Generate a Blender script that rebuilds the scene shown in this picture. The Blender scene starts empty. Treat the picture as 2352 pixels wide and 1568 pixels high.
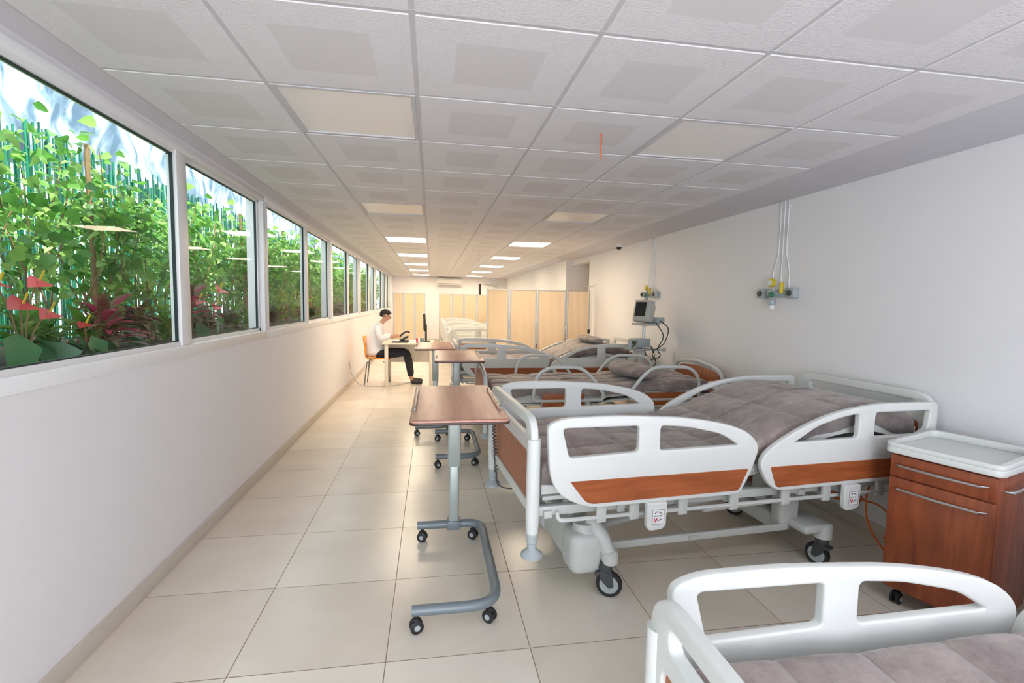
import bpy, bmesh, math, random
import numpy as np
from mathutils import Vector, Matrix
random.seed(7)
D=bpy.data
COL=bpy.context.scene.collection
def lin(c):
    c=c/255.0
    return c/12.92 if c<=.04045 else ((c+.055)/1.055)**2.4
def rgb(r,g,b): return (lin(r),lin(g),lin(b),1)
# ---------------------------------------------------------------- materials
def nmat(name):
    m=D.materials.new(name); m.use_nodes=True
    nt=m.node_tree; p=nt.nodes['Principled BSDF']
    return m,nt,p
def plain(name,col,rough=.5,metal=0,noise=.04,scale=30,bump=0,coat=0,bscale=None):
    m,nt,p=nmat(name)
    N=nt.nodes;L=nt.links
    tc=N.new('ShaderNodeTexCoord'); nz=N.new('ShaderNodeTexNoise'); nz.inputs['Scale'].default_value=scale
    L.new(tc.outputs['Object'],nz.inputs['Vector'])
    mx=N.new('ShaderNodeMix'); mx.data_type='RGBA'
    c2=tuple(max(0,x*(1-noise*2.5)) for x in col[:3])+(1,)
    mx.inputs[6].default_value=col; mx.inputs[7].default_value=c2
    L.new(nz.outputs['Fac'],mx.inputs[0]); L.new(mx.outputs[2],p.inputs['Base Color'])
    p.inputs['Roughness'].default_value=rough; p.inputs['Metallic'].default_value=metal
    p.inputs['Coat Weight'].default_value=coat
    if bump:
        b=N.new('ShaderNodeBump'); b.inputs['Strength'].default_value=bump; b.inputs['Distance'].default_value=.01
        n2=N.new('ShaderNodeTexNoise'); n2.inputs['Scale'].default_value=bscale or scale*4; L.new(tc.outputs['Object'],n2.inputs['Vector'])
        L.new(n2.outputs['Fac'],b.inputs['Height']); L.new(b.outputs['Normal'],p.inputs['Normal'])
    return m
def wood(name,c1,c2,axis=0,rough=.35,scale=6):
    m,nt,p=nmat(name); N=nt.nodes;L=nt.links
    tc=N.new('ShaderNodeTexCoord'); mp=N.new('ShaderNodeMapping')
    s=[scale*3]*3; s[axis]=scale*.35; mp.inputs['Scale'].default_value=s
    nz=N.new('ShaderNodeTexNoise'); nz.inputs['Scale'].default_value=1.5; nz.inputs['Detail'].default_value=6; nz.inputs['Distortion'].default_value=.6
    cr=N.new('ShaderNodeValToRGB'); cr.color_ramp.elements[0].color=c1; cr.color_ramp.elements[1].color=c2
    cr.color_ramp.elements[0].position=.3; cr.color_ramp.elements[1].position=.7
    L.new(tc.outputs['Object'],mp.inputs['Vector']);L.new(mp.outputs[0],nz.inputs['Vector']);L.new(nz.outputs['Fac'],cr.inputs[0]);L.new(cr.outputs[0],p.inputs['Base Color'])
    p.inputs['Roughness'].default_value=rough
    return m
M={}
M['wall']=plain('wall_paint',rgb(240,239,242),.6,noise=.008,scale=2,bump=.05,bscale=120)
M['plaster']=plain('plaster',rgb(220,218,225),.8,noise=.02,scale=3)
M['alum']=plain('white_aluminium',rgb(238,238,238),.35,noise=.01)
M['tbar']=plain('tbar',rgb(210,208,211),.6,noise=.01)
M['plastic']=plain('bed_plastic',rgb(219,221,218),.38,noise=.015,scale=8)
M['greyplastic']=plain('grey_plastic',rgb(172,180,182),.4,noise=.02)
M['railgrey']=plain('rail_grey',rgb(214,218,216),.4,noise=.02)
M['bedmetal']=plain('bed_metal',rgb(204,206,202),.4,noise=.03)
M['bluegrey']=plain('bluegrey_metal',rgb(122,132,138),.4,metal=.1,noise=.02)
M['postgrey']=plain('post_grey',rgb(172,180,176),.35,metal=.2,noise=.02)
M['chrome']=plain('chrome',rgb(200,202,205),.2,metal=1,noise=.02)
M['alpost']=plain('anodised',rgb(205,208,212),.35,metal=.4,noise=.02)
M['black']=plain('black_rubber',rgb(34,34,36),.5,noise=.05)
M['darkgrey']=plain('dark_grey',rgb(70,72,74),.5,noise=.05)
M['woodbed']=wood('wood_bed',rgb(146,78,42),rgb(180,102,60),0)
M['woodlock']=wood('wood_locker',rgb(122,58,32),rgb(164,84,48),2)
M['woodtable']=wood('wood_table',rgb(178,126,108),rgb(200,148,128),1,rough=.38)
M['woodedge']=plain('table_edge',rgb(70,42,34),.4)
M['mattress']=plain('mattress_white',rgb(216,216,212),.8,noise=.02)
M['orange']=plain('orange_plastic',rgb(250,160,20),.35,noise=.02)
M['orangecable']=plain('orange_cable',rgb(224,104,40),.4)
M['yellow']=plain('yellow_plastic',rgb(222,198,56),.35)
M['green']=plain('green_plastic',rgb(60,128,104),.4)
M['red']=plain('red_plastic',rgb(200,30,40),.4)
M['lip']=plain('lip',rgb(150,84,78),.5)
M['fabric']=plain('beige_fabric',rgb(235,212,180),.85,noise=.01,scale=2,bump=.1,bscale=300)
M['coat']=plain('white_cotton',rgb(240,241,245),.8,noise=.03,scale=12,bump=.1,bscale=20)
M['trouser']=plain('dark_denim',rgb(38,40,50),.8,noise=.1,scale=20)
M['skin']=plain('skin',rgb(206,156,130),.5,noise=.03)
M['hair']=plain('hair',rgb(44,36,32),.7,noise=.2,scale=60,bump=.4,bscale=120)
M['shoe']=plain('shoe_leather',rgb(40,36,36),.4)
M['desk']=plain('desk_laminate',rgb(236,226,206),.4,noise=.02)
M['paper']=plain('paper',rgb(240,240,240),.7)
M['screen']=plain('dark_screen',rgb(28,30,36),.15)
M['device']=plain('device_beige',rgb(184,185,178),.45,noise=.02)
M['soil']=plain('soil',rgb(60,46,36),.9,noise=.3,scale=30,bump=.6)
M['cane']=plain('cane',rgb(160,130,92),.6,noise=.2,scale=20)
M['baseb']=plain('baseboard_tile',rgb(206,196,184),.4,noise=.03,scale=6)
M['gasket']=plain('gasket',rgb(30,50,48),.5)
M['alcove']=plain('alcove_paint',rgb(232,214,190),.7,noise=.02)
def mathf(N,L):
    def M_(op,a,b=None,c=None):
        n=N.new('ShaderNodeMath'); n.operation=op
        for k,v in enumerate((a,b,c)):
            if v is None: continue
            if isinstance(v,(int,float)): n.inputs[k].default_value=v
            else: L.new(v,n.inputs[k])
        return n.outputs[0]
    return M_
def floor_mat():
    m,nt,p=nmat('floor_tile'); N=nt.nodes;L=nt.links; M_=mathf(N,L)
    g=N.new('ShaderNodeNewGeometry'); sx=N.new('ShaderNodeSeparateXYZ'); L.new(g.outputs['Position'],sx.inputs[0])
    fs=[];ids=[]
    for ax,o in (('X',-1.378),('Y',2.532)):
        t=M_('DIVIDE',M_('SUBTRACT',sx.outputs[ax],o),.6)
        ids.append(M_('FLOOR',t)); fr=M_('FRACT',t)
        fs.append(M_('MINIMUM',fr,M_('SUBTRACT',1.0,fr)))
    d=M_('MINIMUM',fs[0],fs[1]); line=M_('LESS_THAN',d,.0034)
    cb=N.new('ShaderNodeCombineXYZ'); L.new(ids[0],cb.inputs[0]); L.new(ids[1],cb.inputs[1])
    wn=N.new('ShaderNodeTexWhiteNoise'); L.new(cb.outputs[0],wn.inputs['Vector'])
    nz=N.new('ShaderNodeTexNoise'); nz.inputs['Scale'].default_value=2.5; nz.inputs['Detail'].default_value=6; L.new(g.outputs['Position'],nz.inputs['Vector'])
    f=M_('ADD',M_('MULTIPLY',wn.outputs['Value'],.35),M_('MULTIPLY',nz.outputs['Fac'],.65))
    cr=N.new('ShaderNodeValToRGB'); cr.color_ramp.elements[0].color=rgb(217,206,191); cr.color_ramp.elements[1].color=rgb(234,226,213)
    cr.color_ramp.elements[0].position=.25; cr.color_ramp.elements[1].position=.75
    L.new(f,cr.inputs[0])
    mx=N.new('ShaderNodeMix'); mx.data_type='RGBA'; L.new(line,mx.inputs[0]); L.new(cr.outputs[0],mx.inputs[6]); mx.inputs[7].default_value=rgb(140,120,104)
    L.new(mx.outputs[2],p.inputs['Base Color'])
    r=M_('ADD',M_('ADD',.20,M_('MULTIPLY',nz.outputs['Fac'],.10)),M_('MULTIPLY',line,.4)); L.new(r,p.inputs['Roughness'])
    return m
def ceil_mat():
    m,nt,p=nmat('ceiling_tile'); N=nt.nodes;L=nt.links; M_=mathf(N,L)
    g=N.new('ShaderNodeNewGeometry'); sx=N.new('ShaderNodeSeparateXYZ'); L.new(g.outputs['Position'],sx.inputs[0])
    cs=[]
    for ax,o in (('X',-1.264),('Y',2.181)):
        fr=M_('FRACT',M_('DIVIDE',M_('SUBTRACT',sx.outputs[ax],o),.6))
        cs.append(M_('ABSOLUTE',M_('SUBTRACT',fr,.5)))
    mxd=M_('MAXIMUM',cs[0],cs[1]); inside=M_('LESS_THAN',mxd,.26)
    diag=M_('MULTIPLY',M_('LESS_THAN',M_('ABSOLUTE',M_('SUBTRACT',cs[0],cs[1])),.004),M_('GREATER_THAN',mxd,.26))
    nz=N.new('ShaderNodeTexNoise'); nz.inputs['Scale'].default_value=110; nz.inputs['Detail'].default_value=4; L.new(g.outputs['Position'],nz.inputs['Vector'])
    hgt=M_('MULTIPLY',nz.outputs['Fac'],M_('SUBTRACT',1.0,inside))
    hgt=M_('SUBTRACT',hgt,M_('MULTIPLY',diag,.6))
    b=N.new('ShaderNodeBump'); b.inputs['Strength'].default_value=.65; b.inputs['Distance'].default_value=.004; L.new(hgt,b.inputs['Height']); L.new(b.outputs['Normal'],p.inputs['Normal'])
    mx=N.new('ShaderNodeMix'); mx.data_type='RGBA'; L.new(inside,mx.inputs[0]); mx.inputs[6].default_value=rgb(235,233,237); mx.inputs[7].default_value=rgb(226,223,226)
    L.new(mx.outputs[2],p.inputs['Base Color']); p.inputs['Roughness'].default_value=.6
    return m
def quilt_mat():
    m,nt,p=nmat('quilt'); N=nt.nodes;L=nt.links; M_=mathf(N,L)
    tc=N.new('ShaderNodeTexCoord'); nz=N.new('ShaderNodeTexNoise'); nz.inputs['Scale'].default_value=5; nz.inputs['Detail'].default_value=8; nz.inputs['Roughness'].default_value=.7
    L.new(tc.outputs['Object'],nz.inputs['Vector'])
    cr=N.new('ShaderNodeValToRGB'); cr.color_ramp.elements[0].color=rgb(126,112,110); cr.color_ramp.elements[1].color=rgb(172,158,152)
    cr.color_ramp.elements[0].position=.38; cr.color_ramp.elements[1].position=.66
    L.new(nz.outputs['Fac'],cr.inputs[0])
    sx=N.new('ShaderNodeSeparateXYZ'); L.new(tc.outputs['Object'],sx.inputs[0])
    ds=[]
    for ax,o,per in (('X',.045,.245),('Y',.035,.215)):
        t=M_('FRACT',M_('DIVIDE',M_('SUBTRACT',sx.outputs[ax],o),per)); ds.append(M_('MULTIPLY',M_('MINIMUM',t,M_('SUBTRACT',1.0,t)),per))
    d=M_('MINIMUM',ds[0],ds[1])
    mr=N.new('ShaderNodeMapRange'); mr.inputs[1].default_value=0; mr.inputs[2].default_value=.005; mr.inputs[3].default_value=.72; mr.inputs[4].default_value=1; L.new(d,mr.inputs[0])
    mu=N.new('ShaderNodeMix'); mu.data_type='RGBA'; mu.blend_type='MULTIPLY'; mu.inputs[0].default_value=1; L.new(cr.outputs[0],mu.inputs[6]); L.new(mr.outputs[0],mu.inputs[7])
    L.new(mu.outputs[2],p.inputs['Base Color'])
    n2=N.new('ShaderNodeTexNoise'); n2.inputs['Scale'].default_value=26; n2.inputs['Detail'].default_value=4; n2.inputs['Distortion'].default_value=1.2; L.new(tc.outputs['Object'],n2.inputs['Vector'])
    m2=N.new('ShaderNodeMapRange'); m2.inputs[1].default_value=0; m2.inputs[2].default_value=.03; L.new(d,m2.inputs[0])
    b=N.new('ShaderNodeBump'); b.inputs['Strength'].default_value=.5; b.inputs['Distance'].default_value=.012; L.new(M_('ADD',M_('MULTIPLY',n2.outputs['Fac'],.9),m2.outputs[0]),b.inputs['Height']); L.new(b.outputs['Normal'],p.inputs['Normal'])
    p.inputs['Roughness'].default_value=.6; p.inputs['Sheen Weight'].default_value=.3
    return m
def leaf_mat(name,cols,trans=.35):
    m,nt,p=nmat(name); N=nt.nodes;L=nt.links
    g=N.new('ShaderNodeNewGeometry'); cr=N.new('ShaderNodeValToRGB')
    e=cr.color_ramp.elements; e[0].color=cols[0]; e[1].color=cols[-1]
    for k,c in enumerate(cols[1:-1]):
        x=e.new((k+1)/(len(cols)-1)); x.color=c
    L.new(g.outputs['Random Per Island'],cr.inputs[0]); L.new(cr.outputs[0],p.inputs['Base Color']); p.inputs['Roughness'].default_value=.4
    t=N.new('ShaderNodeBsdfTranslucent'); L.new(cr.outputs[0],t.inputs['Color'])
    mx=N.new('ShaderNodeMixShader'); mx.inputs[0].default_value=trans
    L.new(p.outputs[0],mx.inputs[1]);L.new(t.outputs[0],mx.inputs[2]);L.new(mx.outputs[0],N['Material Output'].inputs[0])
    return m
def emis(name,col,s):
    m=D.materials.new(name); m.use_nodes=True; n=m.node_tree.nodes; n.clear()
    e=n.new('ShaderNodeEmission'); e.inputs[0].default_value=col; e.inputs[1].default_value=s; o=n.new('ShaderNodeOutputMaterial'); m.node_tree.links.new(e.outputs[0],o.inputs[0]); return m
def glass_mat():
    m=D.materials.new('window_glass'); m.use_nodes=True; N=m.node_tree.nodes; L=m.node_tree.links; N.clear()
    t=N.new('ShaderNodeBsdfTransparent'); t.inputs[0].default_value=(.94,.98,.96,1); g=N.new('ShaderNodeBsdfGlossy'); g.inputs['Roughness'].default_value=.02
    f=N.new('ShaderNodeLayerWeight'); f.inputs['Blend'].default_value=.5
    pw=N.new('ShaderNodeMath'); pw.operation='POWER'; pw.inputs[1].default_value=4; L.new(f.outputs['Facing'],pw.inputs[0])
    ml=N.new('ShaderNodeMath'); ml.operation='MULTIPLY_ADD'; ml.inputs[1].default_value=.3; ml.inputs[2].default_value=.02; L.new(pw.outputs[0],ml.inputs[0])
    mx=N.new('ShaderNodeMixShader'); o=N.new('ShaderNodeOutputMaterial')
    L.new(ml.outputs[0],mx.inputs[0]);L.new(t.outputs[0],mx.inputs[1]);L.new(g.outputs[0],mx.inputs[2]);L.new(mx.outputs[0],o.inputs[0]); return m
def net_mat():
    m,nt,p=nmat('shade_net'); N=nt.nodes;L=nt.links
    tc=N.new('ShaderNodeTexCoord'); nz=N.new('ShaderNodeTexNoise'); nz.inputs['Scale'].default_value=2.2; nz.inputs['Detail'].default_value=6; nz.inputs['Distortion'].default_value=.9
    mp=N.new('ShaderNodeMapping'); mp.inputs['Scale'].default_value=(1,2.2,1.1); mp.inputs['Rotation'].default_value=(.7,0,0)
    L.new(tc.outputs['Object'],mp.inputs[0]); L.new(mp.outputs[0],nz.inputs['Vector'])
    cr=N.new('ShaderNodeValToRGB'); cr.color_ramp.elements[0].position=.36; cr.color_ramp.elements[1].position=.64
    cr.color_ramp.elements[0].color=rgb(52,88,112); cr.color_ramp.elements[1].color=rgb(170,194,212)
    L.new(nz.outputs['Fac'],cr.inputs[0]); L.new(cr.outputs[0],p.inputs['Base Color']); p.inputs['Roughness'].default_value=.8
    t=N.new('ShaderNodeBsdfTransparent'); mx=N.new('ShaderNodeMixShader'); 
    mr=N.new('ShaderNodeMapRange'); mr.inputs[1].default_value=.44; mr.inputs[2].default_value=.68; mr.inputs[3].default_value=.04; mr.inputs[4].default_value=.4
    L.new(nz.outputs['Fac'],mr.inputs[0]); L.new(mr.outputs[0],mx.inputs[0]); L.new(p.outputs[0],mx.inputs[1]); L.new(t.outputs[0],mx.inputs[2]); L.new(mx.outputs[0],N['Material Output'].inputs[0])
    return m
M['floor']=floor_mat(); M['ceil']=ceil_mat(); M['quilt']=quilt_mat(); M['glass']=glass_mat(); M['net']=net_mat()
M['leaf']=leaf_mat('leaf_green',[rgb(52,108,44),rgb(104,164,66),rgb(168,206,110),rgb(66,126,54),rgb(120,178,78)],.45)
M['leafdark']=leaf_mat('leaf_dark',[rgb(44,90,62),rgb(76,126,78),rgb(104,56,68),rgb(50,100,60),rgb(60,112,72),rgb(150,90,92)],.2)
M['leafbig']=leaf_mat('leaf_broad',[rgb(60,124,80),rgb(96,160,104),rgb(50,104,70)],.25)
M['spathe']=leaf_mat('red_spathe',[rgb(225,20,45),rgb(200,16,40),rgb(236,60,70)],.25)
M['magenta']=leaf_mat('magenta_leaf',[rgb(200,34,104),rgb(150,30,80),rgb(90,110,66)],.25)
M['bamboo']=leaf_mat('green_cane',[rgb(8,104,80),rgb(16,138,102),rgb(6,72,58),rgb(24,122,90)],.12)
M['lit']=emis('lit_panel',(1,.80,.58,1),29.0)
M['fillcool']=emis('fill_panel_cool',(.90,.93,1,1),15.0)  # added cool glow for unseen panels, brightens the near end
M['offpanel']=plain('acrylic_panel',rgb(248,244,242),.3,noise=.005,coat=.2)

# ---------------------------------------------------------------- mesh helpers
def box(bm,c,s,rot=None,bev=0,seg=2):
    mt=Matrix.Translation(c)@(rot if rot else Matrix.Identity(4))@Matrix.Diagonal((s[0],s[1],s[2],1))
    r=bmesh.ops.create_cube(bm,size=1,matrix=mt)
    if bev:
        es=set()
        for v in r['verts']: es.update(v.link_edges)
        bmesh.ops.bevel(bm,geom=list(es),offset=bev,segments=seg,affect='EDGES',profile=.5)
def b2(bm,x0,x1,y0,y1,z0,z1,bev=0,seg=2):
    box(bm,((x0+x1)/2,(y0+y1)/2,(z0+z1)/2),(abs(x1-x0),abs(y1-y0),abs(z1-z0)),bev=bev,seg=seg)
def tube(bm,pts,r,seg=10,closed=False):
    pts=[Vector(p) for p in pts]; n=len(pts)
    rs=r if isinstance(r,(list,tuple)) else [r]*n
    rings=[];up=None
    for i,p in enumerate(pts):
        if closed: t=(pts[(i+1)%n]-pts[i-1]).normalized()
        elif i==0: t=(pts[1]-p).normalized()
        elif i==n-1: t=(p-pts[i-1]).normalized()
        else: t=((pts[i+1]-p).normalized()+(p-pts[i-1]).normalized()).normalized()
        if up is None:
            a=Vector((0,0,1)) if abs(t.z)<.9 else Vector((1,0,0))
            up=(a-t*a.dot(t)).normalized()
        else: up=(up-t*up.dot(t)).normalized()
        s=t.cross(up)
        rings.append([bm.verts.new(p+(up*math.cos(2*math.pi*k/seg)+s*math.sin(2*math.pi*k/seg))*rs[i]) for k in range(seg)])
    m=n if closed else n-1
    for i in range(m):
        a=rings[i];b=rings[(i+1)%n]
        for k in range(seg): bm.faces.new((a[k],a[(k+1)%seg],b[(k+1)%seg],b[k]))
    if not closed:
        bm.faces.new(rings[0][::-1]); bm.faces.new(rings[-1])
def lathe(bm,c,prof,axis='z',seg=24):
    c=Vector(c);rings=[]
    def P(r,h,a):
        x=r*math.cos(a);y=r*math.sin(a)
        return c+(Vector((x,y,h)) if axis=='z' else Vector((y,h,x)) if axis=='y' else Vector((h,x,y)))
    for r,h in prof:
        rings.append([bm.verts.new(P(max(r,1e-4),h,2*math.pi*k/seg)) for k in range(seg)])
    for i in range(len(rings)-1):
        for k in range(seg): bm.faces.new((rings[i][k],rings[i][(k+1)%seg],rings[i+1][(k+1)%seg],rings[i+1][k]))
    bm.faces.new(rings[0][::-1]);bm.faces.new(rings[-1])
def rnd(pts,rad,n=5,closed=True):
    pts=[Vector(p) for p in pts];out=[];N_=len(pts)
    rads=rad if isinstance(rad,(list,tuple)) else [rad]*N_
    for i,p in enumerate(pts):
        if (not closed and i in(0,N_-1)) or rads[i]==0: out.append(p);continue
        a=pts[i-1]-p;b=pts[(i+1)%N_]-p
        ra=min(rads[i],a.length*.48);rb=min(rads[i],b.length*.48)
        A=p+a.normalized()*ra;B=p+b.normalized()*rb
        for k in range(n+1):
            t=k/n; out.append(A*(1-t)**2+p*2*t*(1-t)+B*t*t)
    return out
def plate(outline,holes,t,bev=.004,res=2):
    cu=D.curves.new('pl','CURVE'); cu.dimensions='2D'; cu.fill_mode='BOTH'; cu.extrude=max(t/2-bev,.0005); cu.bevel_depth=bev; cu.bevel_resolution=res; cu.offset=-bev
    for poly in [outline]+holes:
        sp=cu.splines.new('POLY'); sp.points.add(len(poly)-1)
        for q,p in zip(sp.points,poly): q.co=(p[0],p[1],0,1)
        sp.use_cyclic_u=True
    ob=D.objects.new('pl',cu); COL.objects.link(ob)
    dg=bpy.context.evaluated_depsgraph_get(); dg.update()
    me=D.meshes.new_from_object(ob.evaluated_get(dg)); D.objects.remove(ob)
    bm=bmesh.new(); bm.from_mesh(me); D.meshes.remove(me)
    bmesh.ops.remove_doubles(bm,verts=bm.verts,dist=1e-5)
    return bm
def xz(bm,y=0):
    for v in bm.verts: v.co=Vector((v.co.x,y-v.co.z,v.co.y))
    return bm
def yz(bm,x=0):
    for v in bm.verts: v.co=Vector((x+v.co.z,v.co.x,v.co.y))
    return bm
def rrect(x0,x1,y0,y1,r,n=5): return rnd([(x0,y0,0),(x1,y0,0),(x1,y1,0),(x0,y1,0)],r,n)
def obj(name,bm,mat,parent=None,loc=(0,0,0),rotz=0,smooth=35,label=None):
    me=D.meshes.new(name)
    bmesh.ops.recalc_face_normals(bm,faces=bm.faces)
    bm.to_mesh(me); bm.free()
    for m in (mat if isinstance(mat,list) else [mat]): me.materials.append(m)
    me.polygons.foreach_set('use_smooth',[True]*len(me.polygons))
    try: me.set_sharp_from_angle(angle=math.radians(smooth))
    except Exception: pass
    o=D.objects.new(name,me); COL.objects.link(o); o.location=loc; o.rotation_euler=(0,0,rotz)
    if parent: o.parent=parent
    if label: o['label']=label
    return o
def empty(name,loc,label,cat,group=None,rotz=0):
    o=D.objects.new(name,None); COL.objects.link(o); o.location=loc; o.rotation_euler=(0,0,rotz); o.empty_display_size=.1
    o['label']=label;o['category']=cat
    if group:o['group']=group
    return o
def tag(o,label,cat,group=None):
    o['label']=label;o['category']=cat
    if group:o['group']=group
    return o
def struct(o): o['kind']='structure'; return o
def copy_tree(o,loc=None,rotz=None,parent=None,skip=()):
    c=o.copy(); COL.objects.link(c)
    if parent: c.parent=parent; c.matrix_parent_inverse=o.matrix_parent_inverse.copy()
    if loc is not None: c.location=loc
    if rotz is not None: c.rotation_euler=(0,0,rotz)
    for ch in list(o.children):
        if ch.name.split('.')[0] in skip: continue
        copy_tree(ch,parent=c)
    return c
def nb(): return bmesh.new()

# ---------------------------------------------------------------- room shell
H=2.335; XL=-1.38; XR=2.85; Y0=-3.219; Y1=18.0; WT=.13
bm=nb(); b2(bm,XL-WT-.03,3.9,Y0-.2,Y1+.2,-.1,0); struct(obj('floor',bm,M['floor']))
LP=[(i,j) for i in (1,4) for j in (-8,-4,0,4,8,12,16,20,24)]
bm=nb()
for i in range(6):
    for j in range(-9,27):
        if (i,j) in LP: continue
        x=-1.264+.6*i;y=2.181+.6*j
        if y+.3>Y1: continue
        y2=min(y+.6,Y1)
        box(bm,(x+.3,(y+y2)/2,H+.005),(.583,y2-y-.017,.020),bev=.003,seg=1)
struct(obj('ceiling',bm,M['ceil'],smooth=30))
bm=nb()
b2(bm,XL-WT,-1.264,Y0,Y1,H-.002,H+.3); b2(bm,2.336,4.0,Y0,Y1,H-.002,H+.3); b2(bm,-1.264,2.336,Y0,Y1,H+.05,H+.3)
struct(obj('ceiling_slab',bm,M['plaster']))
bm=nb()
for i in range(7):
    x=-1.264+.6*i; b2(bm,x-.012,x+.012,Y0,Y1,H-.001,H+.04)
for j in range(-9,27):
    y=2.181+.6*j
    if y<Y1: b2(bm,-1.264,2.336,y-.012,y+.012,H-.002,H+.039)
struct(obj('trim_1',bm,M['tbar']))
PI=[4.42+2.75*k for k in range(-3,6)]
bm=nb()
b2(bm,XL-WT,XL,Y0,Y1,0,1.14); b2(bm,XL-WT,XL,Y0,Y1,2.285,H+.3)
for p in PI: b2(bm,XL-WT,XL,max(p-.03,Y0),min(p+.03,Y1),1.14,2.285)
b2(bm,XL-WT,XL,16.9,Y1,1.14,2.285)
struct(obj('wall_left',bm,M['wall']))
bm=nb(); b2(bm,XR,XR+.15,Y0,8.7,0,H); b2(bm,XR,XR+.15,8.7,9.75,2.24,H); struct(obj('wall_right',bm,M['wall']))
bm=nb(); b2(bm,2.70,3.9,9.75,Y1,0,H+.05); struct(obj('wall_right_inner',bm,M['wall']))
bm=nb(); b2(bm,3.7,3.85,7.5,9.75,0,H); b2(bm,3.0,3.8,7.5,8.0,0,H); struct(obj('wall_alcove',bm,M['alcove']))
bm=nb(); b2(bm,XL-WT,2.7,Y1,Y1+.15,0,H+.3); struct(obj('wall_far',bm,M['wall']))
bm=nb(); b2(bm,XL-WT,4,Y0-.15,Y0,0,H+.3); struct(obj('wall_back',bm,M['wall']))
bm=nb(); b2(bm,XL,XL+.012,Y0,Y1,0,.085,bev=.003); struct(obj('baseboard_left',bm,M['baseb']))
bm=nb(); b2(bm,XR-.012,XR,Y0,8.7,0,.085,bev=.003); struct(obj('baseboard_right',bm,M['baseb']))
bm=nb(); b2(bm,XL,1.68,Y1-.012,Y1,0,.085,bev=.003); struct(obj('baseboard_far',bm,M['baseb']))
n=0
for a,b in zip(PI[:-1],PI[1:]):
    n+=1
    y0=a+.012;y1=b-.012; z0=1.13;z1=2.305; m=(y0+y1)/2
    if y0<Y0: y0=Y0+.02
    if y1>17.0: y1=17.0; m=(y0+y1)/2
    bm=nb()
    xa,xb=XL-.05,XL+.010
    b2(bm,xa,xb,y0,y1,z0,z0+.06,bev=.004); b2(bm,xa,xb,y0,y1,z1-.045,z1,bev=.004)
    b2(bm,xa,xb,y0,y0+.04,z0+.06,z1-.045,bev=.004); b2(bm,xa,xb,y1-.04,y1,z0+.06,z1-.045,bev=.004)
    for s,(p,q,xo) in enumerate(((y0+.04,m+.03,-.006),(m-.03,y1-.04,-.03))):
        b2(bm,XL-.03+xo,XL+.002+xo,p,p+.03,z0+.06,z1-.045,bev=.003); b2(bm,XL-.03+xo,XL+.002+xo,q-.03,q,z0+.06,z1-.045,bev=.003)
        b2(bm,XL-.03+xo,XL+.002+xo,p,q,z0+.06,z0+.085); b2(bm,XL-.03+xo,XL+.002+xo,p,q,z1-.065,z1-.045)
    b2(bm,XL-.02,XL+.006,m-.055,m+.055,z0+.06,z1-.045,bev=.003)
    b2(bm,XL-WT+.01,XL+.0,y0,y1,z0,z0+.022)
    w=struct(obj('window_%d'%n,bm,M['alum']))
    for p,q,xo in ((y0+.07,m-.055,-.02),(m+.055,y1-.07,-.044)):
        bm=nb(); x=XL+xo; bm.faces.new([bm.verts.new(c) for c in ((x,p,z0+.085),(x,q,z0+.085),(x,q,z1-.065),(x,p,z1-.065))]); struct(obj('glass',bm,M['glass'],parent=w))
        bm=nb(); x=XL+xo+.004
        b2(bm,x-.012,x+.003,p,p+.006,z0+.085,z1-.065);b2(bm,x-.012,x+.003,q-.009,q,z0+.085,z1-.065);b2(bm,x-.012,x+.003,p,q,z0+.085,z0+.091);b2(bm,x-.012,x+.003,p,q,z1-.071,z1-.065)
        struct(obj('gasket',bm,M['gasket'],parent=w))
bm=nb(); b2(bm,1.78,2.56,Y1-.03,Y1,.01,2.1,bev=.004)
d=struct(obj('door_1',bm,M['alum']))
bm=nb(); b2(bm,1.70,1.78,Y1-.04,Y1-.001,0,2.13); struct(obj('door_gap',bm,M['black'],parent=d))
bm=nb(); b2(bm,1.68,2.62,Y1-.05,Y1-.001,2.11,2.15); struct(obj('door_frame',bm,M['alum'],parent=d))
bm=nb(); b2(bm,2.25,2.42,Y1-.09,Y1-.03,2.02,2.06,bev=.005); tube(bm,[(2.25,Y1-.08,2.06),(1.98,Y1-.16,2.08),(1.8,Y1-.05,2.12)],.01); struct(obj('door_closer',bm,M['greyplastic'],parent=d))
def light_panel(i,j):
    x=-1.264+.6*i;y=2.181+.6*j
    lit=j>=8; cool_fill=j<0 and i==4  # panels behind the camera, right column only, glow as added fill
    e=empty('ceiling_light_panel',(x+.3,y+.3,H),'square recessed ceiling light panel, '+('glowing white' if (lit or cool_fill) else 'switched off'),'ceiling light','square ceiling light panels')
    bm=nb()
    b2(bm,-.29,.29,-.29,-.272,-.006,.03);b2(bm,-.29,.29,.272,.29,-.006,.03);b2(bm,-.29,-.272,-.272,.272,-.006,.03);b2(bm,.272,.29,-.272,.272,-.006,.03)
    obj('panel_frame',bm,M['tbar'],parent=e)
    bm=nb(); b2(bm,-.272,.272,-.272,.272,.0,.008); obj('diffuser',bm,M['lit'] if lit else M['fillcool'] if cool_fill else M['offpanel'],parent=e)
for i,j in LP:
    if 2.181+.6*j<Y1-.5 and 2.181+.6*j>Y0: light_panel(i,j)

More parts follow.
